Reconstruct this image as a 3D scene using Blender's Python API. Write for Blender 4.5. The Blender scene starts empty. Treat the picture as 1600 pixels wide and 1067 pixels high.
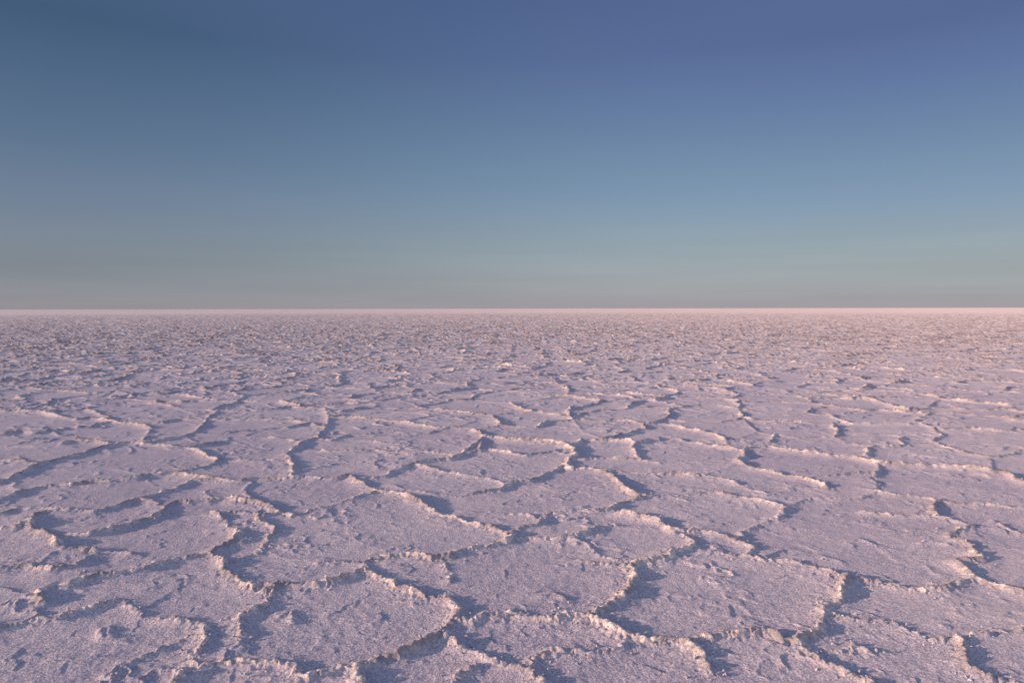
import bpy, math, time
import numpy as np
from mathutils import Matrix, Vector

SC = bpy.context.scene
COL = SC.collection
R = math.radians

# ------------------------------------------------------------------ camera
CAM_H = 1.6
F = 24.0 / 36.0 * 1600.0                      # focal length in photograph pixels
PITCH = math.atan((533.5 - 482.0) / F)
ROLL = R(-0.11)
cam_data = bpy.data.cameras.new('camera')
cam_data.lens = 24.0
cam_data.sensor_width = 36.0
cam_data.clip_start = 0.05
cam_data.clip_end = 120000.0
cam = bpy.data.objects.new('camera', cam_data)
COL.objects.link(cam)
CAM_M = Matrix.Translation((0, 0, CAM_H)) @ Matrix.Rotation(R(90) - PITCH, 4, 'X') @ Matrix.Rotation(ROLL, 4, 'Z')
cam.matrix_world = CAM_M
SC.camera = cam

# ------------------------------------------------------------------ light
SUN_EL = R(12.4)
SUN_AZ = R(17.0)                               # how far the light heads away from the viewer, from due right
to_sun = Vector((-math.cos(SUN_AZ) * math.cos(SUN_EL), -math.sin(SUN_AZ) * math.cos(SUN_EL), math.sin(SUN_EL)))
sun_data = bpy.data.lights.new('sun', 'SUN')
sun_data.energy = 4.7
sun_data.angle = R(0.6)
sun_data.color = (1.0, 0.65, 0.51)
sun = bpy.data.objects.new('sun', sun_data)
sun.rotation_euler = to_sun.to_track_quat('Z', 'Y').to_euler()
sun.location = (-30, -8, 10)
COL.objects.link(sun)

world = bpy.data.worlds.new('World')
SC.world = world
world.use_nodes = True
wt = world.node_tree
sky = wt.nodes.new('ShaderNodeTexSky')
sky.sky_type = 'NISHITA'
sky.sun_disc = False
sky.sun_elevation = SUN_EL
sky.sun_rotation = math.atan2(to_sun.x, to_sun.y)
sky.air_density = 1.0
sky.dust_density = 1.0
sky.ozone_density = 1.0
bg = wt.nodes['Background']
WN, WL = wt.nodes, wt.links
tc = WN.new('ShaderNodeTexCoord')
nrm = WN.new('ShaderNodeVectorMath'); nrm.operation = 'NORMALIZE'
WL.new(tc.outputs['Generated'], nrm.inputs[0])
sep = WN.new('ShaderNodeSeparateXYZ')
WL.new(nrm.outputs[0], sep.inputs[0])

def lin(c):
    return tuple(((v / 255 + 0.055) / 1.055) ** 2.4 if v > 10 else v / 255 / 12.92 for v in c) + (1.0,)

def sky_ramp(stops, stretch):
    """colour of the evening sky, brightened overhead as fill, against the sine of its height over the horizon"""
    r = WN.new('ShaderNodeValToRGB')
    r.color_ramp.interpolation = 'EASE' if False else 'LINEAR'
    e = r.color_ramp.elements
    for i, (p, c) in enumerate(stops):
        p = min(1.0, p * stretch if p < 0.5 else p)
        if i < 2:
            el = e[i]; el.position = p
        else:
            el = e.new(p)
        el.color = lin(c)
    WL.new(sep.outputs['Z'], r.inputs['Fac'])
    return r.outputs['Color']

C_MID = sky_ramp([(0.0, (164, 158, 166)), (0.02, (163, 165, 169)), (0.0766, (153, 168, 175)), (0.168, (124, 151, 176)),
                  (0.255, (107, 133, 166)), (0.337, (94, 114, 158)), (0.41, (79, 99, 144)), (0.62, (92, 108, 154)), (1.0, (112, 128, 172))], 1.0)
C_SUN = sky_ramp([(0.0, (150, 143, 150)), (0.02, (140, 142, 148)), (0.0766, (129, 139, 148)), (0.168, (113, 130, 152)),
                  (0.255, (93, 116, 143)), (0.337, (79, 104, 133)), (0.41, (67, 92, 122)), (0.62, (92, 108, 154)), (1.0, (112, 128, 172))], 0.82)
C_OPP = sky_ramp([(0.0, (166, 158, 163)), (0.02, (162, 163, 166)), (0.0766, (158, 170, 174)), (0.168, (132, 156, 180)),
                  (0.255, (113, 138, 169)), (0.337, (98, 120, 162)), (0.41, (87, 105, 149)), (0.62, (92, 108, 154)), (1.0, (112, 128, 172))], 0.82)

def wmath(op, a, b=None, c=None):
    n = WN.new('ShaderNodeMath'); n.operation = op
    for i, v in enumerate((a, b, c)):
        if v is None:
            continue
        if hasattr(v, 'node'):
            WL.new(v, n.inputs[i])
        else:
            n.inputs[i].default_value = v
    return n.outputs[0]

def wrange(src, a, b, c=0.0, d=1.0, kind='LINEAR'):
    n = WN.new('ShaderNodeMapRange'); n.interpolation_type = kind
    WL.new(src, n.inputs['Value'])
    for k, v in (('From Min', a), ('From Max', b), ('To Min', c), ('To Max', d)):
        n.inputs[k].default_value = v
    return n.outputs['Result']

def wmix(f, a, b):
    n = WN.new('ShaderNodeMix'); n.data_type = 'RGBA'
    WL.new(f, n.inputs[0]); WL.new(a, n.inputs[6]); WL.new(b, n.inputs[7])
    return n.outputs[2]

az = wmath('ARCTAN2', sep.outputs['X'], sep.outputs['Y'])
left = wrange(az, 0.35, -0.66, 0.0, 1.0, 'SMOOTHSTEP')
right = wrange(az, -0.25, 0.66, 0.0, 1.0, 'SMOOTHSTEP')
air = wmix(left, wmix(right, C_MID, C_OPP), C_SUN)
C_BACK_FILL = sky_ramp([(0.0, (244, 222, 218)), (0.08, (240, 226, 228)), (0.2, (222, 224, 238)), (0.4, (188, 198, 228)), (0.6, (152, 168, 210)), (1.0, (112, 128, 172))], 1.0)  # unseen sky behind the camera, made brighter to lift the shadows
behind = wrange(sep.outputs['Y'], 0.45, -0.35, 0.0, 1.0, 'SMOOTHSTEP')
air = wmix(behind, air, C_BACK_FILL)
# towards the sun, out of the picture, the physical sky takes over
dot = WN.new('ShaderNodeVectorMath'); dot.operation = 'DOT_PRODUCT'
WL.new(nrm.outputs[0], dot.inputs[0]); dot.inputs[1].default_value = tuple(to_sun)
glow = wrange(dot.outputs['Value'], 0.40, 0.85, 0.0, 1.0, 'SMOOTHSTEP')
nish = WN.new('ShaderNodeVectorMath'); nish.operation = 'SCALE'
WL.new(sky.outputs['Color'], nish.inputs[0]); nish.inputs['Scale'].default_value = 0.15
# faint layers of dust in the low air
comb = WN.new('ShaderNodeCombineXYZ')
WL.new(wmath('MULTIPLY', az, 1.6), comb.inputs[0]); WL.new(wmath('MULTIPLY', sep.outputs['Z'], 26.0), comb.inputs[1])
bands = WN.new('ShaderNodeTexNoise'); bands.inputs['Scale'].default_value = 1.0; bands.inputs['Detail'].default_value = 3.0
WL.new(comb.outputs[0], bands.inputs['Vector'])
low = wrange(sep.outputs['Z'], 0.16, 0.02, 0.0, 1.0, 'SMOOTHSTEP')
dust = WN.new('ShaderNodeVectorMath'); dust.operation = 'SCALE'
WL.new(air, dust.inputs[0])
WL.new(wmath('ADD', 1.0, wmath('MULTIPLY', low, wrange(bands.outputs['Fac'], 0.3, 0.7, -0.07, 0.07))), dust.inputs['Scale'])
air = dust.outputs[0]
fin = WN.new('ShaderNodeVectorMath'); fin.operation = 'SCALE'
WL.new(wmix(glow, air, nish.outputs[0]), fin.inputs[0]); fin.inputs['Scale'].default_value = 10.0 / 2 ** 0.22
WL.new(fin.outputs[0], bg.inputs['Color'])
bg.inputs['Strength'].default_value = 0.1

vs = SC.view_settings
vs.view_transform = 'Standard'
vs.look = 'None'
vs.exposure = 0.22
vs.gamma = 1.0
vs.use_curve_mapping = False

# ------------------------------------------------------------------ material of the salt crust
SUN_PEACH = (0.74, 0.635, 0.585, 1)               # sunlit warmth of the far salt, painted into its colour
def salt_material(name, pale=1.0):
    m = bpy.data.materials.new(name)
    m.use_nodes = True
    nt = m.node_tree
    N, L = nt.nodes, nt.links
    b = N['Principled BSDF']
    b.inputs['Roughness'].default_value = 0.85
    b.inputs['Specular IOR Level'].default_value = 0.4
    b.inputs['Diffuse Roughness'].default_value = 0.3
    geo = N.new('ShaderNodeNewGeometry')

    def noise(scale, detail, rough=0.55):
        n = N.new('ShaderNodeTexNoise')
        n.inputs['Scale'].default_value = scale
        n.inputs['Detail'].default_value = detail
        n.inputs['Roughness'].default_value = rough
        L.new(geo.outputs['Position'], n.inputs['Vector'])
        return n

    def mix(fac, a, c, blend='MIX'):
        x = N.new('ShaderNodeMix')
        x.data_type = 'RGBA'
        x.blend_type = blend
        for s, v in ((0, fac), (6, a), (7, c)):
            if hasattr(v, 'node'):
                L.new(v, x.inputs[s])
            else:
                x.inputs[s].default_value = v
        return x.outputs[2]

    def ramp(src, a, c):
        r = N.new('ShaderNodeMapRange')
        r.interpolation_type = 'SMOOTHSTEP'
        r.inputs['From Min'].default_value = a
        r.inputs['From Max'].default_value = c
        L.new(src, r.inputs['Value'])
        return r.outputs['Result']

    grain = noise(95, 3, 0.65)
    stain = noise(1.3, 4)
    flat = mix(ramp(grain.outputs['Fac'], 0.34, 0.66), tuple(v * pale for v in (0.345, 0.31, 0.365)) + (1,), tuple(v * pale for v in (0.69, 0.645, 0.69)) + (1,))
    flat = mix(ramp(stain.outputs['Fac'], 0.50, 0.8), flat, tuple(v * pale for v in (0.60, 0.54, 0.56)) + (1,))
    tone = noise(0.45, 2)
    flat = mix(ramp(tone.outputs['Fac'], 0.38, 0.62), flat, (0.90, 0.90, 0.935, 1), 'MULTIPLY')
    dirt = noise(24, 6, 0.72)
    crest_c = mix(ramp(dirt.outputs['Fac'], 0.38, 0.60), (0.40, 0.345, 0.345, 1), (0.83, 0.735, 0.695, 1))
    mud_shade = noise(3.2, 5, 0.7)
    crest_c = mix(ramp(mud_shade.outputs['Fac'], 0.46, 0.58), crest_c, (0.36, 0.32, 0.335, 1))
    at = N.new('ShaderNodeAttribute')
    at.attribute_name = 'crest'
    body = mix(ramp(at.outputs['Fac'], 0.15, 0.8), flat, crest_c)
    sun_tint = N.new('ShaderNodeAttribute')
    sun_tint.attribute_name = 'sun_tint'
    shaded_mud = N.new('ShaderNodeAttribute')
    shaded_mud.attribute_name = 'mud_shade'
    body = mix(sun_tint.outputs['Fac'], body, SUN_PEACH)
    L.new(mix(shaded_mud.outputs['Fac'], body, (0.30, 0.222, 0.205, 1)), b.inputs['Base Color'])  # shade of distant ridge faces painted in with their brown dirt
    fine = noise(85, 4, 0.65)
    bump = N.new('ShaderNodeBump')
    bump.inputs['Strength'].default_value = 1.0
    bump.inputs['Distance'].default_value = 0.011
    L.new(fine.outputs['Fac'], bump.inputs['Height'])
    L.new(bump.outputs['Normal'], b.inputs['Normal'])
    return m

SALT = salt_material('salt_crust')


# ------------------------------------------------------------------ noise
def _hash(ix, iy, seed):
    h = (ix.astype(np.uint32) * np.uint32(374761393) + iy.astype(np.uint32) * np.uint32(668265263)
         + np.uint32(seed * 974711 + 1013))
    h = (h ^ (h >> np.uint32(13))) * np.uint32(1274126177)
    h = (h ^ (h >> np.uint32(15))) * np.uint32(2246822519)
    return h ^ (h >> np.uint32(16))

def rnd(ix, iy, seed):
    return (_hash(np.asarray(ix).astype(np.int64), np.asarray(iy).astype(np.int64), seed) & np.uint32(0xFFFF)).astype(np.float32) / 65535.0

GT = np.array([(math.cos(2 * math.pi * i / 64), math.sin(2 * math.pi * i / 64)) for i in range(64)], np.float32)
def noise2(x, y, seed):
    """gradient noise, roughly -1..1, wavelength about 1"""
    fx, fy = np.floor(x), np.floor(y)
    ix, iy = fx.astype(np.int64), fy.astype(np.int64)
    x = (x - fx).astype(np.float32); y = (y - fy).astype(np.float32)
    u = x * x * x * (x * (x * 6 - 15) + 10); v = y * y * y * (y * (y * 6 - 15) + 10)
    def g(a, b):
        k = (_hash(ix + a, iy + b, seed) & np.uint32(63)).astype(np.int64)
        return GT[k, 0] * (x - a) + GT[k, 1] * (y - b)
    n0 = g(0, 0); n0 += u * (g(1, 0) - n0)
    n1 = g(0, 1); n1 += u * (g(1, 1) - n1)
    return (n0 + v * (n1 - n0)) * 1.5

def sstep(a, b, x):
    t = np.clip((x - a) / (b - a), 0, 1)
    return t * t * (3 - 2 * t)

# ------------------------------------------------------------------ the tessellation of the crust: finer near, coarser far
R0, R1 = 1.75, 300.0
rr = [R0]
while rr[-1] < R1:
    t = min(1.0, math.log(rr[-1] / R0) / math.log(60 / R0))
    rr.append(rr[-1] * (1 + 0.0023 + 0.0017 * t))
rr = np.array(rr)
IN, OUT = R(42), R(64)
th = np.concatenate([np.arange(-OUT, -IN, 0.0055), np.arange(-IN, IN, 0.0016), np.arange(IN, OUT, 0.0055)])
NR, NT = len(rr), len(th)
TH, RR = np.meshgrid(th, rr)
X = (RR * np.sin(TH)).astype(np.float64)
Y = (RR * np.cos(TH)).astype(np.float64)
CELL = (RR * 0.0026).astype(np.float32)
print('grid', NR, NT)

def grid_index(x, y):
    r = np.hypot(x, y); a = np.arctan2(x, y)
    return np.interp(r, rr, np.arange(NR)), np.interp(a, th, np.arange(NT))

# ------------------------------------------------------------------ pressure ridges round the near plates, as surveyed from the photograph
RM = np.array(CAM_M.to_3x3())
def ground(px, py, z):
    d = RM @ np.array([(px - 800.0) / F, (533.5 - py) / F, -1.0])
    t = (z - CAM_H) / d[2]
    return d[0] * t, d[1] * t

RIDGES = """
1.0|0,822 27,820 43,810 55,800 95,792 145,795 185,786 220,776 240,780 258,789
0.9|220,776 250,766 283,756 300,747 333,745
1.0|275,735 295,739 322,742 350,748 375,750 400,746 437,745 467,744 492,744 520,744 547,740 552,747 570,755 585,765 607,766 632,770 647,780 665,787 687,800 710,805 732,814 765,820 790,830 800,837
1.0|258,789 237,805 215,812 175,822 135,830 95,832
1.1|43,810 50,826 75,832 88,840 100,852 112,852 130,851 148,856
0.8|148,856 150,862 125,874 110,882 75,886 55,885
0.4|100,852 82,862 58,876 55,885
0.9|-150,890 0,885 25,880 45,877 55,885
0.4|148,856 162,856 180,858 207,860
1.0|347,853 328,861 295,865 262,873 230,883 205,889 180,894 155,895 132,900 110,907 82,907 58,922 72,935
0.4|72,935 52,950 70,962
0.4|-150,915 0,912 58,922
0.6|-150,990 0,975 22,970 70,962 92,960 120,950 143,944 175,936 195,933 213,947 222,958 270,960
1.0|270,960 295,960 315,970 323,985 310,1008 305,1022 298,1030
0.8|298,1030 325,1028 338,1026 370,1025 400,1028 425,1028 452,1033 460,1043 480,1050 500,1046 530,1042 550,1038
0.8|298,1030 265,1067 225,1180
0.5|323,985 300,987 272,997 240,1009 225,1017 195,1027 175,1050 170,1065 130,1180
0.9|335,797 350,808 357,815 372,832 347,853
0.7|330,797 362,796 400,797 410,812 432,822 415,832 400,836 375,843 347,853
0.8|432,822 418,838 410,850 405,853
0.6|410,850 445,848 487,846 520,844 535,839
0.9|328,861 335,866 350,878 362,893 380,908 397,912 412,908 425,915
0.5|362,893 362,878 370,869 400,860 405,853
0.9|410,920 425,915 440,906 452,910 487,910 520,904 540,900 560,892 570,888
0.8|425,915 425,925 405,942 400,945 375,960 366,967 382,985
0.25|382,985 375,1005 370,1025
1.0|570,888 590,897 620,910 645,920 672,928 695,925 710,937 717,945 707,962
1.1|550,1038 575,1030 612,1017 637,1007 675,990 700,972 707,962
0.9|550,1038 557,1047 570,1065 600,1180
0.9|707,962 732,965 750,957 782,960 800,952 830,953 850,960 885,957 895,957 917,962
1.1|917,962 955,972 990,985 1012,992 1045,994 1075,997 1092,992 1127,987 1160,986 1180,984 1200,986 1225,997 1245,999
0.9|1245,999 1257,1015 1282,1022 1295,1032 1305,1035 1330,1047 1355,1057 1362,1067 1400,1180
1.0|1075,997 1092,1012 1112,1035
0.9|688,984 702,997 725,1007 762,1020 800,1032 820,1037 850,1060 890,1180
0.7|820,1037 823,1022 862,1012 920,1010 955,1010 975,1004 990,985
0.6|750,1031 730,1040 697,1065 665,1180
1.0|800,837 775,845 750,850 712,860 695,866 675,870 640,862 612,866 585,866 575,871
0.6|575,871 540,872 500,872
0.2|500,872 450,868 405,853
0.6|575,871 570,888
0.3|570,888 600,885 632,878
0.6|690,868 698,880 705,892 700,903
0.8|800,837 825,837 850,837 882,836 907,831 930,821 960,816
0.3|960,816 1000,818 1042,824
0.5|882,836 907,842 925,855
0.4|925,855 950,866 975,870 1007,875
0.6|900,872 935,872 960,877
1.0|917,962 935,952 942,945 962,932 985,917 995,897 992,882 1007,875 1025,870 1042,865 1060,858 1082,850
0.9|962,797 990,800 1017,807 1040,815 1042,824 1062,830 1080,842 1082,850
0.9|1042,824 1055,825 1095,825 1122,830 1145,837 1155,842 1178,853 1170,862 1200,871
0.8|1082,850 1092,854 1120,857 1135,865 1162,864 1200,871 1235,872 1262,880 1300,890 1328,899
0.9|1328,899 1360,903 1390,908 1420,914 1437,917 1470,914 1497,908 1522,898
0.9|1522,898 1550,908 1600,922 1650,935 1780,950
1.0|1328,899 1320,910 1315,932 1300,942 1287,950 1287,962 1275,975 1260,990 1245,999
0.9|1287,950 1305,953 1325,960 1362,964 1395,970 1420,982 1450,992 1480,995 1495,994
0.9|1495,994 1500,1010 1512,1027 1530,1042 1545,1052 1575,1058 1592,1067 1640,1180
0.8|1495,994 1527,986 1550,980 1575,980 1600,976 1650,970 1780,965
1.0|1515,819 1495,825 1480,832 1492,840 1517,848 1532,868 1500,872 1512,887 1522,898
0.7|1352,795 1387,800 1407,802 1437,802 1465,804 1495,810 1515,819
0.8|1465,804 1459,792 1460,784 1472,779
0.8|1150,838 1155,827 1185,817 1200,808 1215,802 1232,790 1237,781 1265,774 1300,776 1325,777 1357,771 1372,765
0.9|1372,765 1400,769 1430,771 1450,774 1472,779 1485,784 1525,786 1562,786 1582,789 1600,790 1660,795 1780,800
0.6|1560,815 1575,822 1600,830 1660,845
0.9|1160,722 1175,728 1200,733 1232,741 1260,744 1277,750 1290,760
0.7|1260,744 1312,740 1320,737 1345,736 1367,735
0.6|1367,735 1375,728 1370,720
0.5|1367,735 1362,745 1367,752 1372,765
0.5|1290,760 1340,757 1372,765
0.5|1290,760 1242,757 1215,765 1200,768 1175,762 1152,754
0.8|1020,770 1060,770 1095,767 1125,767 1162,772 1190,779 1215,784 1232,790
1.0|1167,699 1200,696 1230,700 1270,705 1300,709 1335,711 1370,720 1400,722 1430,723 1465,725 1500,727 1532,729 1550,735 1575,738 1590,745 1600,750 1660,755 1780,760
0.8|1200,696 1205,688 1210,677
0.6|1210,677 1250,682 1282,680 1305,681
0.8|1160,651 1200,657 1235,657 1270,659 1300,661 1310,672 1305,681
0.4|1305,681 1318,686 1332,692
0.7|1332,692 1362,695 1380,696 1405,695 1412,694
0.7|1310,672 1337,675 1375,675 1412,680 1405,686 1412,694
0.7|1362,696 1355,703 1355,711
0.6|1412,694 1440,690 1465,691 1487,699 1517,707 1545,711
0.6|1545,711 1575,708 1600,700 1660,700 1780,700
0.4|1545,711 1550,722 1550,735
0.9|1297,647 1310,654 1330,660 1360,660 1400,660 1440,660 1465,666 1475,669 1510,667 1550,670 1575,671 1585,667 1600,672 1660,672 1780,672
0.4|1310,654 1305,658 1300,661
0.7|1465,666 1457,672 1470,676 1470,682 1458,684 1465,691
0.4|1412,680 1450,681 1458,684
0.9|1262,644 1267,637 1292,635 1325,636 1355,640 1375,639 1407,641 1425,644 1455,644 1475,644 1512,645 1550,647 1570,649 1585,655 1600,656 1660,657 1780,657
0.8|1455,644 1440,650 1425,655 1440,660
0.4|1455,645 1480,651 1500,656
0.7|1155,637 1200,645 1237,646 1262,644 1280,646 1297,647
0.9|847,642 875,647 892,651 895,654 920,654 945,656 955,654 980,656 1005,660 1020,660 1040,652 1050,647 1043,642 1047,637
0.8|1007,661 1007,667 985,674 960,680 945,684
0.4|895,654 905,666 912,672 930,678 945,684
0.9|892,651 912,644 935,640 960,639 987,636 1025,634 1047,637 1082,632 1120,630 1155,637 1160,651
0.6|1040,652 1072,657 1117,659 1150,654 1160,651 1175,665 1185,672 1210,677
0.9|1020,660 1032,660 1050,662 1070,667 1100,672 1120,677 1135,686
0.5|1135,686 1155,682 1185,672
0.5|1135,686 1133,697
0.9|782,663 800,664 837,665 857,657 890,654 895,654
1.0|755,680 780,681 797,686 830,686 850,687 882,691 895,700 900,710
1.0|882,691 895,692 907,685 930,686 950,685 985,687 992,691 1012,687 1032,682 1055,682 1075,687 1100,691 1120,694 1135,697 1165,700 1167,707 1152,717 1160,722
0.5|945,684 947,686
0.7|990,691 990,698 993,706 1000,715
1.0|900,710 887,717 882,725 870,732 842,746 825,750 800,753 777,762 750,765 722,771
0.9|887,717 905,715 940,714 970,714 1005,715 1030,720
0.35|1030,720 1060,717 1100,718 1152,717
0.4|1155,720 1132,728 1112,733 1100,740
0.8|920,728 935,729 975,735 1010,736 1032,737 1055,737 1095,740 1135,745 1152,754
1.1|882,725 897,730 922,729 940,735 960,742 970,752 975,760 985,766 1000,772 1022,771
1.0|1022,771 987,777 962,785 950,791 925,794 900,792 885,795 857,797 848,812 815,820 795,833
0.6|800,800 825,800 848,812
0.5|950,791 962,797
0.5|1035,770 1075,775
0.6|800,705 822,709 850,705 878,700 895,702
0.8|750,702 762,701 800,705
0.6|722,771 680,768 637,760 607,766
0.8|650,722 667,728 700,735 725,739 757,742 782,749 790,757
0.6|615,754 637,760
0.9|755,680 745,690 735,696 722,707 712,709
0.9|552,744 560,745 600,740 615,732 650,722 677,716 705,715 722,707 750,702 752,690
0.8|502,702 537,702 562,702 590,700 610,704 635,705 665,704 690,705 712,709
0.5|567,685 600,689 632,692
0.7|495,683 520,685 545,677 580,675 615,672 632,675 667,675 682,670 705,666
0.9|515,650 545,650 572,651 600,654 625,657 650,661 685,666 705,666 732,667 750,674 755,680
0.5|732,667 760,667 782,663
0.6|515,650 535,647 572,645 615,641 650,643 675,647
0.5|675,647 650,652 630,658
0.8|675,647 705,643 737,645 767,646 777,654 782,663
0.3|710,664 742,657
0.7|767,646 800,643 847,642
0.7|507,637 515,650 507,666 500,673 495,683
0.8|322,654 335,655 400,654 425,654 457,655 482,659 507,666
0.7|295,676 340,676 400,670 430,667 450,666 482,660
0.8|340,641 400,639 430,637 457,634 475,635 507,637
0.9|467,689 462,696 447,705 457,715 457,735 455,744
0.8|495,683 480,686 467,689
0.3|467,689 485,697 502,702
0.6|457,735 485,729 520,722
0.6|345,716 400,717 440,716 457,715
0.8|296,697 325,692 350,686 400,681 425,681 450,684 467,689
0.8|585,765 562,772 525,785 487,794 457,801 437,797 418,801 410,812 404,812
0.4|400,746 385,758 382,770 400,775 422,785 437,797
0.9|258,789 275,782 300,780 330,777 355,775 400,779 437,797
0.5|322,762 330,776
1.0|-150,641 0,641 30,641 60,641 80,646 100,650 120,653 145,651 170,655 190,659 217,660 235,667
0.9|-150,685 0,677 32,672 52,675 72,672 107,667 140,665 160,659 178,657
0.8|217,660 250,659 282,654 322,654 330,646 340,641 322,637 287,636 247,629 200,627 170,630 142,635 135,638 155,644 175,655
0.4|172,646 217,640 240,637
0.8|322,654 320,660 310,670 295,676 282,681 250,686 222,690
0.6|235,667 228,680 222,690
0.9|95,692 112,686 150,687 175,692 217,690 232,692 270,695 295,698 312,702 322,710 345,716
0.5|105,688 122,680
0.4|-150,700 0,694 60,694 95,692
0.9|182,692 155,697 125,707 92,715 65,722 32,735 15,745 0,750 -150,765
0.8|-150,722 0,716 25,716 57,721
0.4|15,745 20,755 32,765
0.9|-150,800 0,777 15,772 32,765 60,759 110,754 140,751 170,750 207,745 225,740 250,737 275,735 317,727 345,716
0.8|-150,815 0,800 32,792 62,791 80,793 95,792
0.9|-150,835 0,822
0.3|-150,641 -150,722 -150,800 -150,915 -150,990 -130,1180
0.3|1780,657 1780,700 1780,760 1780,800 1780,950 1780,965 1760,1180
0.3|-130,1180 225,1180 600,1180 890,1180 1400,1180 1760,1180
0.35|155,988 156,974 166,970 172,985
0.5|1310,1010 1335,1003 1360,1012
0.4|1250,865 1285,862 1315,872
0.4|1432,843 1460,840 1482,846
0.4|1325,838 1345,835 1358,842
0.4|845,925 862,920 880,930
0.4|445,955 455,948 462,962
0.4|590,713 583,722 590,730
"""
lines = []
for ln in RIDGES.strip().splitlines():
    a, pts = ln.split('|')
    p = [ground(*[float(v) for v in q.split(',')], 0.035) for q in pts.split()]
    lines.append((float(a), np.array(p)))

rng = np.random.default_rng(7)
def jag(P, closed=False):
    """a surveyed line with the ragged wandering the crust has between the surveyed points"""
    out = [P[0]]
    for a, b in zip(P[:-1], P[1:]):
        n = max(1, int(np.hypot(*(b - a)) / 0.05))
        for i in range(1, n + 1):
            out.append(a + (b - a) * i / n)
    Q = np.array(out)
    dx = noise2(Q[:, 0] / 0.22, Q[:, 1] / 0.22, 11) * 0.030 + noise2(Q[:, 0] / 0.08, Q[:, 1] / 0.08, 12) * 0.013
    dy = noise2(Q[:, 0] / 0.22, Q[:, 1] / 0.22, 13) * 0.030 + noise2(Q[:, 0] / 0.08, Q[:, 1] / 0.08, 14) * 0.013
    return Q + np.stack([dx, dy], 1)

SUNX, SUNY = -math.cos(SUN_AZ), -math.sin(SUN_AZ)
H0 = 0.045
rise = np.zeros((NR, NT), np.float32)          # height of the ridge at each point
bar = np.zeros((NR, NT), bool)                 # where a ridge line passes

def profile(d, w):
    return 0.46 * np.exp(-(d / 0.022) ** 1.6) + 0.54 * np.exp(-(d / w) ** 1.5)

for li, (amp, P) in enumerate(lines):
    Q = jag(P)
    asym = 0.28 if rng.random() < 0.8 else -0.25
    ux, uy = SUNX * asym, SUNY * asym
    s = np.concatenate([[0], np.cumsum(np.hypot(*np.diff(Q, axis=0).T))])
    var = amp * (0.82 + 0.34 * noise2(s / 0.5 + li * 9.7, s * 0 + 0.5, 21) + 0.22 * noise2(s / 0.14 + li * 5.3, s * 0 + 0.5, 22))
    var = np.clip(var, 0.12 * amp, 1.35)
    wid = 0.068 * (1 + 0.4 * noise2(s / 0.6 + li * 3.1, s * 0 + 0.5, 23))
    for k in range(len(Q) - 1):
        a, b = Q[k], Q[k + 1]
        ext = 0.34
        xs = np.array([min(a[0], b[0]) - ext, max(a[0], b[0]) + ext]); ys = np.array([min(a[1], b[1]) - ext, max(a[1], b[1]) + ext])
        gi, gj = grid_index(np.array([xs[0], xs[0], xs[1], xs[1]]), np.array([ys[0], ys[1], ys[0], ys[1]]))
        mi, _ = grid_index(np.array([(a[0] + b[0]) / 2]), np.array([ys[0]]))
        i0, i1 = max(0, int(min(gi.min(), mi[0]))), min(NR, int(gi.max()) + 2)
        j0, j1 = max(0, int(gj.min())), min(NT, int(gj.max()) + 2)
        if i1 - i0 < 2 or j1 - j0 < 2:
            continue
        x = X[i0:i1, j0:j1]; y = Y[i0:i1, j0:j1]
        e = b - a; ll = max(float(e @ e), 1e-9)
        t = np.clip(((x - a[0]) * e[0] + (y - a[1]) * e[1]) / ll, 0, 1)
        vx = (x - a[0] - t * e[0]).astype(np.float32); vy = (y - a[1] - t * e[1]).astype(np.float32)
        d = np.sqrt(vx * vx + vy * vy)
        side = (vx * ux + vy * uy) / (d + 1e-4)
        w = (wid[k] + t * (wid[k + 1] - wid[k])) * (1 + side)
        h = (var[k] + t * (var[k + 1] - var[k])).astype(np.float32) * profile(d, w)
        np.maximum(rise[i0:i1, j0:j1], h, out=rise[i0:i1, j0:j1])
        tt = np.linspace(0, 1, 40)
        gi, gj = grid_index(a[0] + tt * e[0], a[1] + tt * e[1])
        ii = np.clip(gi.astype(int), 0, NR - 2); jj = np.clip(gj.astype(int), 0, NT - 2)
        bar[ii, jj] = True; bar[ii + 1, jj] = True; bar[ii, jj + 1] = True

# ------------------------------------------------------------------ which plate each patch of crust belongs to
IMAX = int(np.searchsorted(rr, 15.5))
lab = np.zeros((IMAX, NT), np.int32)
parent = [0]
def find(a):
    while parent[a] != a:
        parent[a] = parent[parent[a]]
        a = parent[a]
    return a
prev = []
for i in range(IMAX):
    free = ~bar[i]
    edge = np.flatnonzero(np.diff(np.concatenate([[0], free.view(np.int8), [0]])))
    runs = []
    for s0, s1 in zip(edge[::2], edge[1::2]):
        ids = [q for (p0, p1, q) in prev if p0 < s1 and p1 > s0]
        if ids:
            root = min(find(q) for q in ids)
            for q in ids:
                parent[find(q)] = root
        else:
            root = len(parent); parent.append(root)
        lab[i, s0:s1] = root
        runs.append((s0, s1, root))
    prev = runs
lut = np.array([find(k) for k in range(len(parent))])
lab = lut[lab]
outside = lab[IMAX - 1, NT // 2]
cell_area = (RR[:IMAX] ** 2 * 0.0026 * 0.0016)
area = np.bincount(lab.ravel(), cell_area.ravel(), minlength=len(parent))
small = area < 0.05
small[outside] = False
lab[small[lab]] = 0
edge_lab = set(np.unique(np.concatenate([lab[:, 0], lab[:, -1], lab[0]])).tolist())
for it in range(60):
    z = lab == 0
    if not z.any():
        break
    for sh in ((1, 0), (-1, 0), (0, 1), (0, -1)):
        q = np.roll(lab, sh, (0, 1))
        z = lab == 0
        lab[z] = q[z]
near_out = lab == outside
for v in edge_lab:
    if v > 0:
        near_out |= lab == v
OUTM = np.ones((NR, NT), bool)
OUTM[:IMAX] = near_out
traced = [int(v) for v in np.unique(lab[~near_out])]
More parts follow.
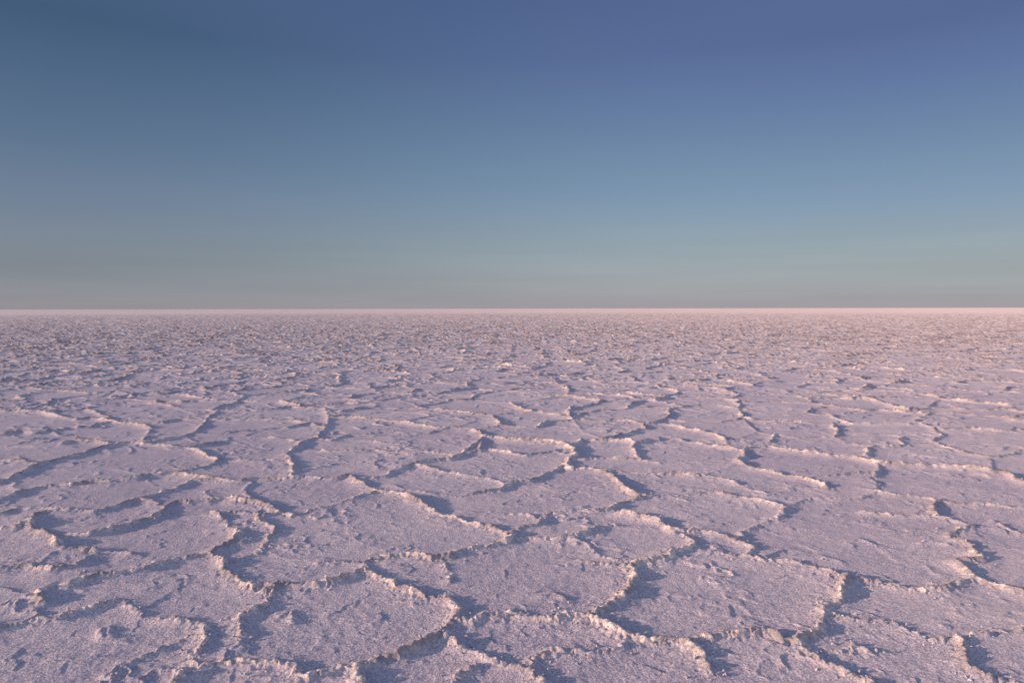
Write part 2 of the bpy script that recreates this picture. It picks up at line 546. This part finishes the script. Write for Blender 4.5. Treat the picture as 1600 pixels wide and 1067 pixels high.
print('surveyed plates', len(traced))

# ------------------------------------------------------------------ plates beyond: an irregular cell pattern
S = 0.98
NG = 700
gx = np.arange(-NG, NG); gy = np.arange(-4, NG)
GX, GY = np.meshgrid(gx, gy, indexing='ij')
sx = (GX + 0.5 + 0.86 * (rnd(GX, GY, 31) - 0.5)) * S
sy = (GY + 0.5 + 0.86 * (rnd(GX, GY, 32) - 0.5)) * S
gi, gj = grid_index(sx.ravel(), sy.ravel())
ii = gi.astype(int); jj = gj.astype(int)
inside = (~OUTM[ii, jj]).reshape(sx.shape) & (np.hypot(sx, sy) < 15) & (np.hypot(sx, sy) > R0)
sx[inside] = 1e6; sy[inside] = 1e6
sx = sx.astype(np.float32); sy = sy.astype(np.float32)

om = OUTM.ravel()
px = X.ravel()[om]; py = Y.ravel()[om]
cell = CELL.ravel()[om]
wx = px + noise2(px / 1.1, py / 1.1, 41) * 0.22 + noise2(px / 0.30, py / 0.30, 42) * 0.07 + noise2(px / 0.09, py / 0.09, 45) * 0.018
wy = py + noise2(px / 1.1, py / 1.1, 43) * 0.22 + noise2(px / 0.30, py / 0.30, 44) * 0.07 + noise2(px / 0.09, py / 0.09, 46) * 0.018
wx = wx.astype(np.float32); wy = wy.astype(np.float32)
cx = np.floor(wx / S).astype(np.int32) + NG; cy = np.floor(wy / S).astype(np.int32) + 4
best = np.full(len(px), 1e12, np.float32); bx = cx.copy(); by = cy.copy()
for a in (-2, -1, 0, 1, 2):
    for c in (-2, -1, 0, 1, 2):
        ix = np.clip(cx + a, 0, 2 * NG - 1); iy = np.clip(cy + c, 0, NG + 3)
        q = (sx[ix, iy] - wx) ** 2 + (sy[ix, iy] - wy) ** 2
        m = q < best
        best[m] = q[m]; bx[m] = ix[m]; by[m] = iy[m]
vid = bx.astype(np.int64) * (NG + 4) + by
s1x = sx[bx, by]; s1y = sy[bx, by]
vr = np.zeros(len(px), np.float32)
for a in (-2, -1, 0, 1, 2):
    for c in (-2, -1, 0, 1, 2):
        if (a == 0 and c == 0) or abs(a) + abs(c) > 3:
            continue
        ix = np.clip(bx + a, 0, 2 * NG - 1); iy = np.clip(by + c, 0, NG + 3)
        ex = sx[ix, iy] - s1x; ey = sy[ix, iy] - s1y
        le = np.sqrt(ex * ex + ey * ey) + 1e-6
        ex /= le; ey /= le
        d = ((sx[ix, iy] + s1x) * 0.5 - wx) * ex + ((sy[ix, iy] + s1y) * 0.5 - wy) * ey
        oid = ix.astype(np.int64) * (NG + 4) + iy
        m = (d < 0.36) & (le < 50)
        lo = np.minimum(vid[m], oid[m]); hi = np.maximum(vid[m], oid[m])
        amp = 0.35 + 0.85 * rnd(lo, hi, 51)
        asym = np.where(rnd(lo, hi, 52) < 0.8, 0.28, -0.2).astype(np.float32)
        side = -(ex[m] * SUNX + ey[m] * SUNY) * asym
        w = 0.068 * (1 + side)
        dd = np.maximum(d[m], 0)
        vr[m] = np.maximum(vr[m], amp * profile(dd, w))
vr *= np.clip(0.85 + 0.40 * noise2(px / 0.5, py / 0.5, 53) + 0.25 * noise2(px / 0.15, py / 0.15, 54), 0.15, 1.4)
full = np.zeros(NR * NT, np.float32); full[om] = vr
rise = np.maximum(rise, full.reshape(NR, NT))
del full, vr

LAB = np.zeros(NR * NT, np.int64)
LAB[om] = vid + 100000
LAB = LAB.reshape(NR, NT)
LAB[:IMAX][~near_out] = lab[~near_out]

# ------------------------------------------------------------------ relief
def fade(lam):
    return sstep(1.6, 3.2, lam / CELL)
def nz(lam, seed, sx_=1.0, sy_=1.0):
    return noise2(X / (lam * sx_), Y / (lam * sy_), seed)
# beyond the near plates the crust breaks into smaller and rougher pieces
for (r0, r1, lam, amp) in ((4.0, 11, 0.48, 0.36), (7, 20, 0.62, 0.9), (16, 45, 1.15, 1.25), (60, 140, 2.6, 1.1), (150, 300, 6.0, 1.5)):
    i0 = int(np.searchsorted(rr, r0))
    xs, ys = X[i0:], Y[i0:]
    wv = 0.35 * noise2(xs / lam * 2.3, ys / lam * 2.3, 97)
    n = np.abs(noise2(xs / lam + wv, ys / lam - wv, int(lam * 10) + 200))
    m2 = sstep(-0.25, 0.35, noise2(xs / (lam * 2.2), ys / (lam * 2.2), 98))
    extra = sstep(r0, r1, RR[i0:]) * amp * np.exp(-(n / 0.062) ** 1.2) * m2
    rise[i0:] = np.maximum(rise[i0:], extra)
tall = 1 + 0.28 * sstep(4.5, 9, RR) + 0.7 * sstep(12, 45, RR) * (1 - 0.5 * sstep(150, 350, RR))
for (lam, seed) in ((0.28, 55), (0.8, 56)):
    rise *= 1 + sstep(8, 30, RR) * 0.75 * noise2(X / lam, Y / lam, seed) * fade(lam * 0.6)
rise *= tall
crest = np.clip(rise, 0, 2.2).astype(np.float32)
mask = sstep(0.10, 0.55, crest)
Z = crest * H0
Z += 0.006 * nz(0.9, 61) + 0.0036 * nz(0.33, 62) * fade(0.33)
# plates lie at slightly different levels
lev = (rnd(LAB % 65521, LAB // 65521, 71) - 0.5) * 0.014
Z += lev * (1 - sstep(0.03, 0.5, crest))
# broken flakes and low scarps inside the plates
wob = nz(0.16, 63) * 0.32 + nz(0.06, 60) * 0.14 * fade(0.06)
for (lam, seed, sxx, hgt, thr) in ((0.50, 64, 1.3, 0.015, 0.20), (0.34, 62, 1.9, 0.0065, -0.10), (0.26, 66, 1.4, 0.007, 0.08), (0.14, 68, 1.6, 0.004, -0.02)):
    n = noise2(X / (lam * sxx) + wob, Y / lam + wob, seed)
    msk = sstep(thr, thr + 0.3, nz(lam * 1.6, seed + 1))
    lee = np.where(n > 0, np.exp(-np.abs(n) / 0.05), np.exp(-np.abs(n) / 0.28)).astype(np.float32)
    Z += hgt * lee * msk * fade(lam * 0.5) * (1 - mask)
# crumbled blocks along the ridges
cr = 1 - np.abs(nz(0.085, 81)); cr2 = 1 - np.abs(nz(0.04, 82)); cr3 = nz(0.02, 83)
def fadec(lam):
    return sstep(0.9, 1.8, lam / CELL)
blk = nz(0.17, 80)
Z += mask * (0.010 * blk * fadec(0.17) + 0.014 * (cr - 0.7) * fadec(0.085) + 0.014 * (cr2 - 0.7) * fadec(0.04) + 0.008 * cr3 * fadec(0.02))
# grain
Z += (0.0015 * nz(0.11, 91) * fade(0.11) + 0.0022 * nz(0.052, 92) * fade(0.052) + 0.0018 * nz(0.026, 93) * fade(0.026))
# blocks lean over a little
XX = X + mask * (0.014 * nz(0.07, 84) * fadec(0.07) + 0.009 * nz(0.035, 86) * fadec(0.035))
YY = Y + mask * (0.014 * nz(0.07, 85) * fadec(0.07) + 0.009 * nz(0.035, 87) * fadec(0.035))
out = sstep(R1 * 0.75, R1 * 0.98, RR)
Z = Z * (1 - out)
Z[0] -= 0.03
P = np.stack([XX, YY, Z], -1).reshape(-1, 3)

# normals over the whole crust, so plates meet without a seam
G = P.reshape(NR, NT, 3)
nn = np.cross(np.gradient(G, axis=1), np.gradient(G, axis=0)).reshape(-1, 3)
nn /= np.linalg.norm(nn, axis=1)[:, None] + 1e-12
if nn[:, 2].mean() < 0:
    nn = -nn

# ------------------------------------------------------------------ faces and the plates they make
base = (np.arange(NR - 1)[:, None] * NT + np.arange(NT - 1)[None]).ravel()
quads = np.stack([base, base + 1, base + NT + 1, base + NT], 1)
flab = LAB[:-1, :-1].ravel()
fr = RR[:-1, :-1].ravel(); ft = TH[:-1, :-1].ravel()
c4 = (crest[:-1, :-1] + crest[1:, :-1] + crest[:-1, 1:] + crest[1:, 1:]).ravel() / 4
fridge = c4 > 0.30

# tone by distance: shade browned into dirty ridges, sunlit peach painted on far salt
MUD_SHADE = (sstep(0.26, 0.66, crest) * (0.25 * sstep(6, 12, RR) + 0.50 * sstep(12, 34, RR)) * (1 - sstep(100, 298, RR))
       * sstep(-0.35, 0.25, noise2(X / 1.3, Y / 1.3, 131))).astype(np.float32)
SUN_TINT = (np.clip((RR - 16) / 90, 0, 1) ** 0.7 * (1 - MUD_SHADE)).ravel()
MUD_SHADE = MUD_SHADE.ravel()
CR = crest.ravel()
def build(name, faces, parent=None, origin=None):
    vids, inv = np.unique(faces, return_inverse=True)
    co = P[vids]
    if origin is None:
        origin = np.array([co[:, 0].mean(), co[:, 1].mean(), 0.0])
    co = (co - origin).astype(np.float32)
    me = bpy.data.meshes.new(name)
    nf = len(faces)
    me.vertices.add(len(vids)); me.vertices.foreach_set('co', co.ravel())
    me.loops.add(nf * 4); me.loops.foreach_set('vertex_index', inv.ravel().astype(np.int32))
    me.polygons.add(nf)
    me.polygons.foreach_set('loop_start', np.arange(0, nf * 4, 4, dtype=np.int32))
    me.update(calc_edges=True)
    me.shade_smooth()
    at = me.attributes.new('crest', 'FLOAT', 'POINT')
    at.data.foreach_set('value', CR[vids].astype(np.float32))
    for nm, arr in (('sun_tint', SUN_TINT), ('mud_shade', MUD_SHADE)):
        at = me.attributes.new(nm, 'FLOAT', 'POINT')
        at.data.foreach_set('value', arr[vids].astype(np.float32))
    me.normals_split_custom_set_from_vertices(nn[vids].astype(np.float32))
    me.materials.append(SALT)
    o = bpy.data.objects.new(name, me)
    COL.objects.link(o)
    if parent is None:
        o.location = origin
    else:
        o.parent = parent
    return o, origin

def pieces(f):
    """connected pieces of a set of faces (faces meet along an edge)"""
    ids = {int(v): i for i, v in enumerate(f)}
    par = list(range(len(f)))
    def fd(a):
        while par[a] != a:
            par[a] = par[par[a]]; a = par[a]
        return a
    for v, i in ids.items():
        for nb in (v + 1, v + NT - 1):
            j = ids.get(nb)
            if j is not None:
                a, b = fd(i), fd(j)
                if a != b:
                    par[b] = a
    roots = np.array([fd(i) for i in range(len(f))])
    return [f[roots == q] for q in np.unique(roots)]

def split_pieces(f, r):
    """crust and ridge pieces of one plate; crumbs join the other kind"""
    r = r.copy()
    lim = max(6, len(f) * 0.03)
    for _ in range(2):
        idx = np.arange(len(f))
        pos = {int(v): i for i, v in enumerate(f)}
        for cls in (1, 0):
            for pc in pieces(f[r == bool(cls)]):
                if len(pc) < lim:
                    r[[pos[int(v)] for v in pc]] = not cls
    return [(cls, pc) for cls in (0, 1) if (r == bool(cls)).any() for pc in pieces(f[r == bool(cls)])]

# rank the plates beyond the surveyed ones by how large the photograph shows them
order = np.argsort(flab, kind='stable')
sl = flab[order]
starts = np.flatnonzero(np.concatenate([[True], sl[1:] != sl[:-1]]))
ends = np.concatenate([starts[1:], [len(sl)]])
RIGHT = math.atan(800 / F)
groups = {int(sl[a]): order[a:b] for a, b in zip(starts, ends)}
size = []
for key, f in groups.items():
    if key < 100000:
        continue
    vis = (np.abs(np.tan(ft[f])) < 0.745) & (fr[f] * np.cos(ft[f]) > 2.95)
    if vis.sum() < 12:
        continue
    px_area = float((1.0 / fr[f][vis] ** 0).sum() * 1.0)
    r_ = fr[f][vis].mean()
    size.append((float((0.0026 * 0.0016 * CAM_H / fr[f][vis]).sum()), key))
size.sort(reverse=True)
keep = traced + [k for _, k in size[:300 - len(traced)]]
rest = []
INFO = []
for key in keep:
    if key not in groups:
        continue
    f = groups[key]
    mem = {0: [], 1: []}
    for cls, faces in split_pieces(f, fridge[f]):
        mem[cls].append(faces)
    if not mem[0]:
        continue
    v = np.unique(quads[f])
    org = np.array([P[v, 0].mean(), P[v, 1].mean(), 0.0])
    body = bpy.data.objects.new('salt_plate', None)
    body.empty_display_size = 0.2
    body.location = org
    COL.objects.link(body)
    for cls, nm in ((0, 'crust'), (1, 'ridge')):
        for faces in mem[cls]:
            build(nm, quads[faces], body, org)
    INFO.append((body, key, org[0], org[1], len(f)))
done = set(k for _, k, *_ in INFO)
rf = np.concatenate([f for k, f in groups.items() if k not in done])
far, _ = build('distant_salt_plates', quads[rf], None, np.zeros(3))
far['kind'] = 'stuff'
far['label'] = 'countless small salt plates shrinking into the distance towards the horizon'
far['category'] = 'salt plates'

def to_px(x, y, z=0.0):
    v = CAM_M.inverted() @ Vector((x, y, z))
    return 800 + F * v.x / -v.z, 533.5 - F * v.y / -v.z

# what tells each near plate apart, with a point of the photograph that lies on it
NAMED = """
698,1039|salt plate rising to a point from the bottom edge, left of the picture's middle
1070,1040|wide salt plate along the bottom edge, right of the middle, crossed by a short spur
427,1052|thin slice of salt plate at the bottom edge under the big left-hand plate
250,1033|small wedge of salt crust low on the left, between hooked ridge and bottom edge
1389,1017|long salt plate at the lower right, meeting the bottom edge between two lit ridges
130,1010|large rough salt plate filling the bottom left corner
831,992|lens-shaped salt plate just above the bottom edge at the middle, a low scarp along it
1560,1025|salt plate cut off by the bottom right corner
537,971|big flat many-sided salt plate left of the bottom middle, its right corner a lit ridge
274,934|uneven salt plate left of the big bottom plate, with a knobbly mound and hollow
1125,931|large smooth salt plate right of the middle, long diagonal shadow down its left side
803,900|broad salt plate at the lower middle with a small lit bump near its left end
1452,946|long salt plate at the lower right reaching the edge, shadow band along its top
456,889|narrow salt plate wedged behind the big bottom plate, left of the middle, mostly in shade
30,942|small salt plate cut by the left edge, below a dark diagonal step
991,845|rounded salt plate right of the middle, in front of a beak-shaped lit ridge
560,830|large lozenge salt plate left of the middle with a long lit ridge on its right
1349,842|largest salt plate on the right, with ragged zigzag right side and low flakes on top
375,857|tiny shaded hollow of salt crust between two ridges on the left, lower of the pair
1120,845|small shaded pocket of salt crust between the large right-hand plates
217,835|wide salt plate on the left, running from the left edge to a curled lit ridge
908,816|low narrow salt plate at the middle, stretched left to right behind a broad plate
1543,840|salt plate on the right edge beside the zigzag ridge, shadows falling across it
829,778|large salt plate at the middle under a hump-backed lit ridge, shadow across its left end
1097,800|salt plate right of the middle, a wide blue shadow in its lower left
384,817|small shaded hollow of salt crust behind a curled lit ridge on the left, upper one
102,868|small sunken salt plate near the left edge, ringed by crumbly ridges
40,848|salt plate cut by the left edge, ending in a bright ridge with white crust
673,752|pointed salt plate left of the middle with a bright ridge along its back
1119,760|long thin salt plate right of the middle, running below two low lit ridges
319,767|narrow salt plate on the left between two slanting ridges, shaded along its back
786,725|salt plate at the middle sloping up to a dark diagonal step on its right
32,804|small strip of salt crust at the left edge between two low ridges
1189,747|small pointed salt plate right of the middle under a bright thin ridge
157,769|long slanting salt plate on the left, running from the left edge up to the right
556,720|salt plate left of the middle with a small round shadowed dimple in it
1480,758|wide even salt plate at the right edge, below a long bright straight ridge
1325,748|small flat salt plate on the right between two dark broken steps
1015,727|narrow salt plate at the middle, a bright white line of ridge along its back
382,733|flat salt plate left of the middle ending at a knobbly corner on its right
1254,724|oblong salt plate on the right behind a bright thin ridge and a stepped corner
13,761|sliver of salt plate cut by the left edge below a slanting step
942,702|small square salt plate at the middle, deeply shaded on its left
1068,705|smooth domed salt plate right of the middle with a rounded right end
181,725|large lozenge salt plate on the left with broken flakes in its middle
807,696|short salt plate at the middle, its right end a crumbling corner
632,689|wide salt plate left of the middle with low broken steps running across it
392,701|salt plate left of the middle with a scalloped shadowed right edge
1574,724|small salt plate cut by the right edge, behind a long bright ridge
23,727|small salt plate at the left edge in front of a low straight ridge
1372,704|long salt plate on the right lying behind the longest straight bright ridge
845,675|salt plate at the middle with a short dark step slanting across its left end
1174,688|tiny salt plate right of the middle between a rounded and an oblong plate
1048,679|thin slanting salt plate right of the middle behind a scalloped lit ridge
951,666|small rounded salt plate at the middle with a bright crumbly rim
388,680|thin salt plate left of the middle stretched between two wavy ridges
77,704|salt plate near the left edge with a faint broken step through it
577,668|salt plate left of the middle behind a long lit ridge that slopes to the right
1120,667|low salt plate right of the middle ending in a thin slope on its right
1360,685|small rounded salt plate on the right with a sharp shaded notch at its right end
1532,688|salt plate at the right edge behind a shallow lit slope, few flakes on it
715,657|narrow salt plate at the middle with a sharp lit corner facing right
1239,669|flat oblong salt plate on the right with a small dark scratch on it
1432,688|tiny salt plate on the right, hemmed in by broken blocks and shade
825,654|small salt plate at the middle beside a sharp lit corner, shaded at its left end
131,680|long salt plate on the left under a dark slanting step
271,669|small blocky salt plate on the left with a stepped right edge
382,664|thin lens of salt plate left of the middle, ridges closing at both ends
435,648|thin salt plate left of the middle, far behind the scalloped plate
981,647|rounded salt plate at the middle in the rear row of outlined plates
609,649|sliver of salt plate left of the middle in the rear row of outlined plates
1388,671|thin salt plate on the right under a beaded lit ridge
1101,646|oval salt plate right of the middle in the rear row, dark notch at its left
1231,651|thin salt plate on the right in the rear row, pinched at both ends
1354,649|thin salt plate on the right in the rear row, dark gap at its end
1514,659|long salt plate at the right edge in the rear row of outlined plates
65,659|long low salt plate at the left edge in the rear row of outlined plates
236,644|oval salt plate on the left in the rear row, dark steps along its back
490,770|salt plate behind the large lozenge plate, a white line on its back ridge
"""
by_key = {}
for ln in NAMED.strip().splitlines():
    xy, text = ln.split('|')
    gx_, gy_ = ground(*[float(v) for v in xy.split(',')], 0.02)
    i_, j_ = grid_index(np.array([gx_]), np.array([gy_]))
    k_ = int(LAB[int(i_[0]), int(j_[0])])
    if k_ in by_key:
        print('label clash', ln, '/', by_key[k_])
    by_key[k_] = text
for (o, key, x, y, n) in INFO:
    o['category'] = 'salt plate'
    if key in by_key:
        o['label'] = by_key[key]
        o['group'] = 'large outlined salt plates of the foreground'
        continue
    if key < 100000:
        print('no label for', key, to_px(x, y))
    t = x / max(y, 0.1)
    where = 'left third' if t < -0.25 else ('right third' if t > 0.25 else 'middle third')
    row = 'first rows behind the big plates' if y < 16.5 else 'crowded rows farther back'
    o['label'] = 'small low salt plate in the %s, %s' % (row, where)
    o['group'] = 'small salt plates in the %s, %s' % (row, where)

# ------------------------------------------------------------------ ground under and beyond the plates
def sheet(name, z, radius):
    me = bpy.data.meshes.new(name)
    n = 96
    rings = [0.0, 100.0, 300.0, 2000.0, 9000.0, radius]
    vs_, fs = [(0, 0, z)], []
    for q in rings[1:]:
        vs_ += [(q * math.cos(2 * math.pi * i / n), q * math.sin(2 * math.pi * i / n), z) for i in range(n)]
    for i in range(n):
        fs.append((0, 1 + i, 1 + (i + 1) % n))
        for k in range(len(rings) - 2):
            a = 1 + k * n
            fs.append((a + i, a + n + i, a + n + (i + 1) % n, a + (i + 1) % n))
    me.from_pydata(vs_, [], fs)
    me.materials.append(SALT)
    at = me.attributes.new('sun_tint', 'FLOAT', 'POINT')
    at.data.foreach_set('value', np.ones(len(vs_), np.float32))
    o = bpy.data.objects.new(name, me)
    COL.objects.link(o)
    o['kind'] = 'structure'
    return o
sheet('salt_flat', -0.06, 40000.0)

# a low rim of land on the far side of the flat
me = bpy.data.meshes.new('far_shore')
vs_, fs = [], []
n = 240
for i in range(n + 1):
    a = R(-75 + 150 * i / n)
    h = 4.5 + 3.0 * float(noise2(np.array([i * 0.11]), np.array([0.3]), 301)[0]) + 1.2 * float(noise2(np.array([i * 0.43]), np.array([0.7]), 302)[0])
    h = max(0.6, h * (0.35 + 0.65 * min(1.0, max(0.0, (math.degrees(a) + 35) / 40))))
    for (d, z) in ((9000, -1.0), (9080, h), (9500, h * 0.9), (9700, -1.0)):
        vs_.append((d * math.sin(a), d * math.cos(a), z))
for i in range(n):
    for k in range(3):
        b0 = i * 4 + k
        fs.append((b0, b0 + 4, b0 + 5, b0 + 1))
me.from_pydata(vs_, [], fs)
mm = bpy.data.materials.new('dry_mud')
mm.use_nodes = True
mm.node_tree.nodes['Principled BSDF'].inputs['Base Color'].default_value = (0.42, 0.36, 0.40, 1)
mm.node_tree.nodes['Principled BSDF'].inputs['Roughness'].default_value = 0.95
me.materials.append(mm)
fsob = bpy.data.objects.new('far_shore', me)
fsob['kind'] = 'structure'
COL.objects.link(fsob)

# loose crumbs of salt that have dropped off the ridges near the viewer
cand = np.flatnonzero(((crest > 0.10) & (RR < 8.5) & (np.abs(TH) < 0.75)).ravel())
rg = np.random.default_rng(5)
wgt = RR.ravel()[cand] ** -0.4
pick = rg.choice(cand, 5200, p=wgt / wgt.sum())
pos = P[pick] + np.concatenate([rg.normal(0, 0.02, (len(pick), 2)), np.zeros((len(pick), 1))], 1)
octa = np.array([(1, 0, 0), (-0.5, 0.87, 0), (-0.5, -0.87, 0), (0.3, 0.2, 0.8), (-0.4, 0.1, 0.65), (0.1, -0.1, -0.7)])
tri = np.array([(0, 1, 3), (1, 4, 3), (1, 2, 4), (2, 3, 4), (2, 0, 3), (1, 0, 5), (2, 1, 5), (0, 2, 5)])
sz = 0.003 + 0.009 * rg.random(len(pick)) ** 3
ang = rg.random(len(pick)) * 6.283
v = octa[None] * (0.7 + 0.6 * rg.random((len(pick), 6, 3)))
vx = v[..., 0] * np.cos(ang)[:, None] - v[..., 1] * np.sin(ang)[:, None]
vy = v[..., 0] * np.sin(ang)[:, None] + v[..., 1] * np.cos(ang)[:, None]
v = np.stack([vx, vy, v[..., 2]], -1) * sz[:, None, None] + pos[:, None] + np.array([0, 0, 0.001])
f = tri[None] + (np.arange(len(pick)) * 6)[:, None, None]
me = bpy.data.meshes.new('salt_crumbs')
me.from_pydata(v.reshape(-1, 3).tolist(), [], f.reshape(-1, 3).tolist())
me.materials.append(SALT)
crumbs = bpy.data.objects.new('salt_crumbs', me)
crumbs['kind'] = 'stuff'
crumbs['category'] = 'salt crumbs'
crumbs['label'] = 'loose crumbs of salt lying along the ridges near the viewer'
COL.objects.link(crumbs)
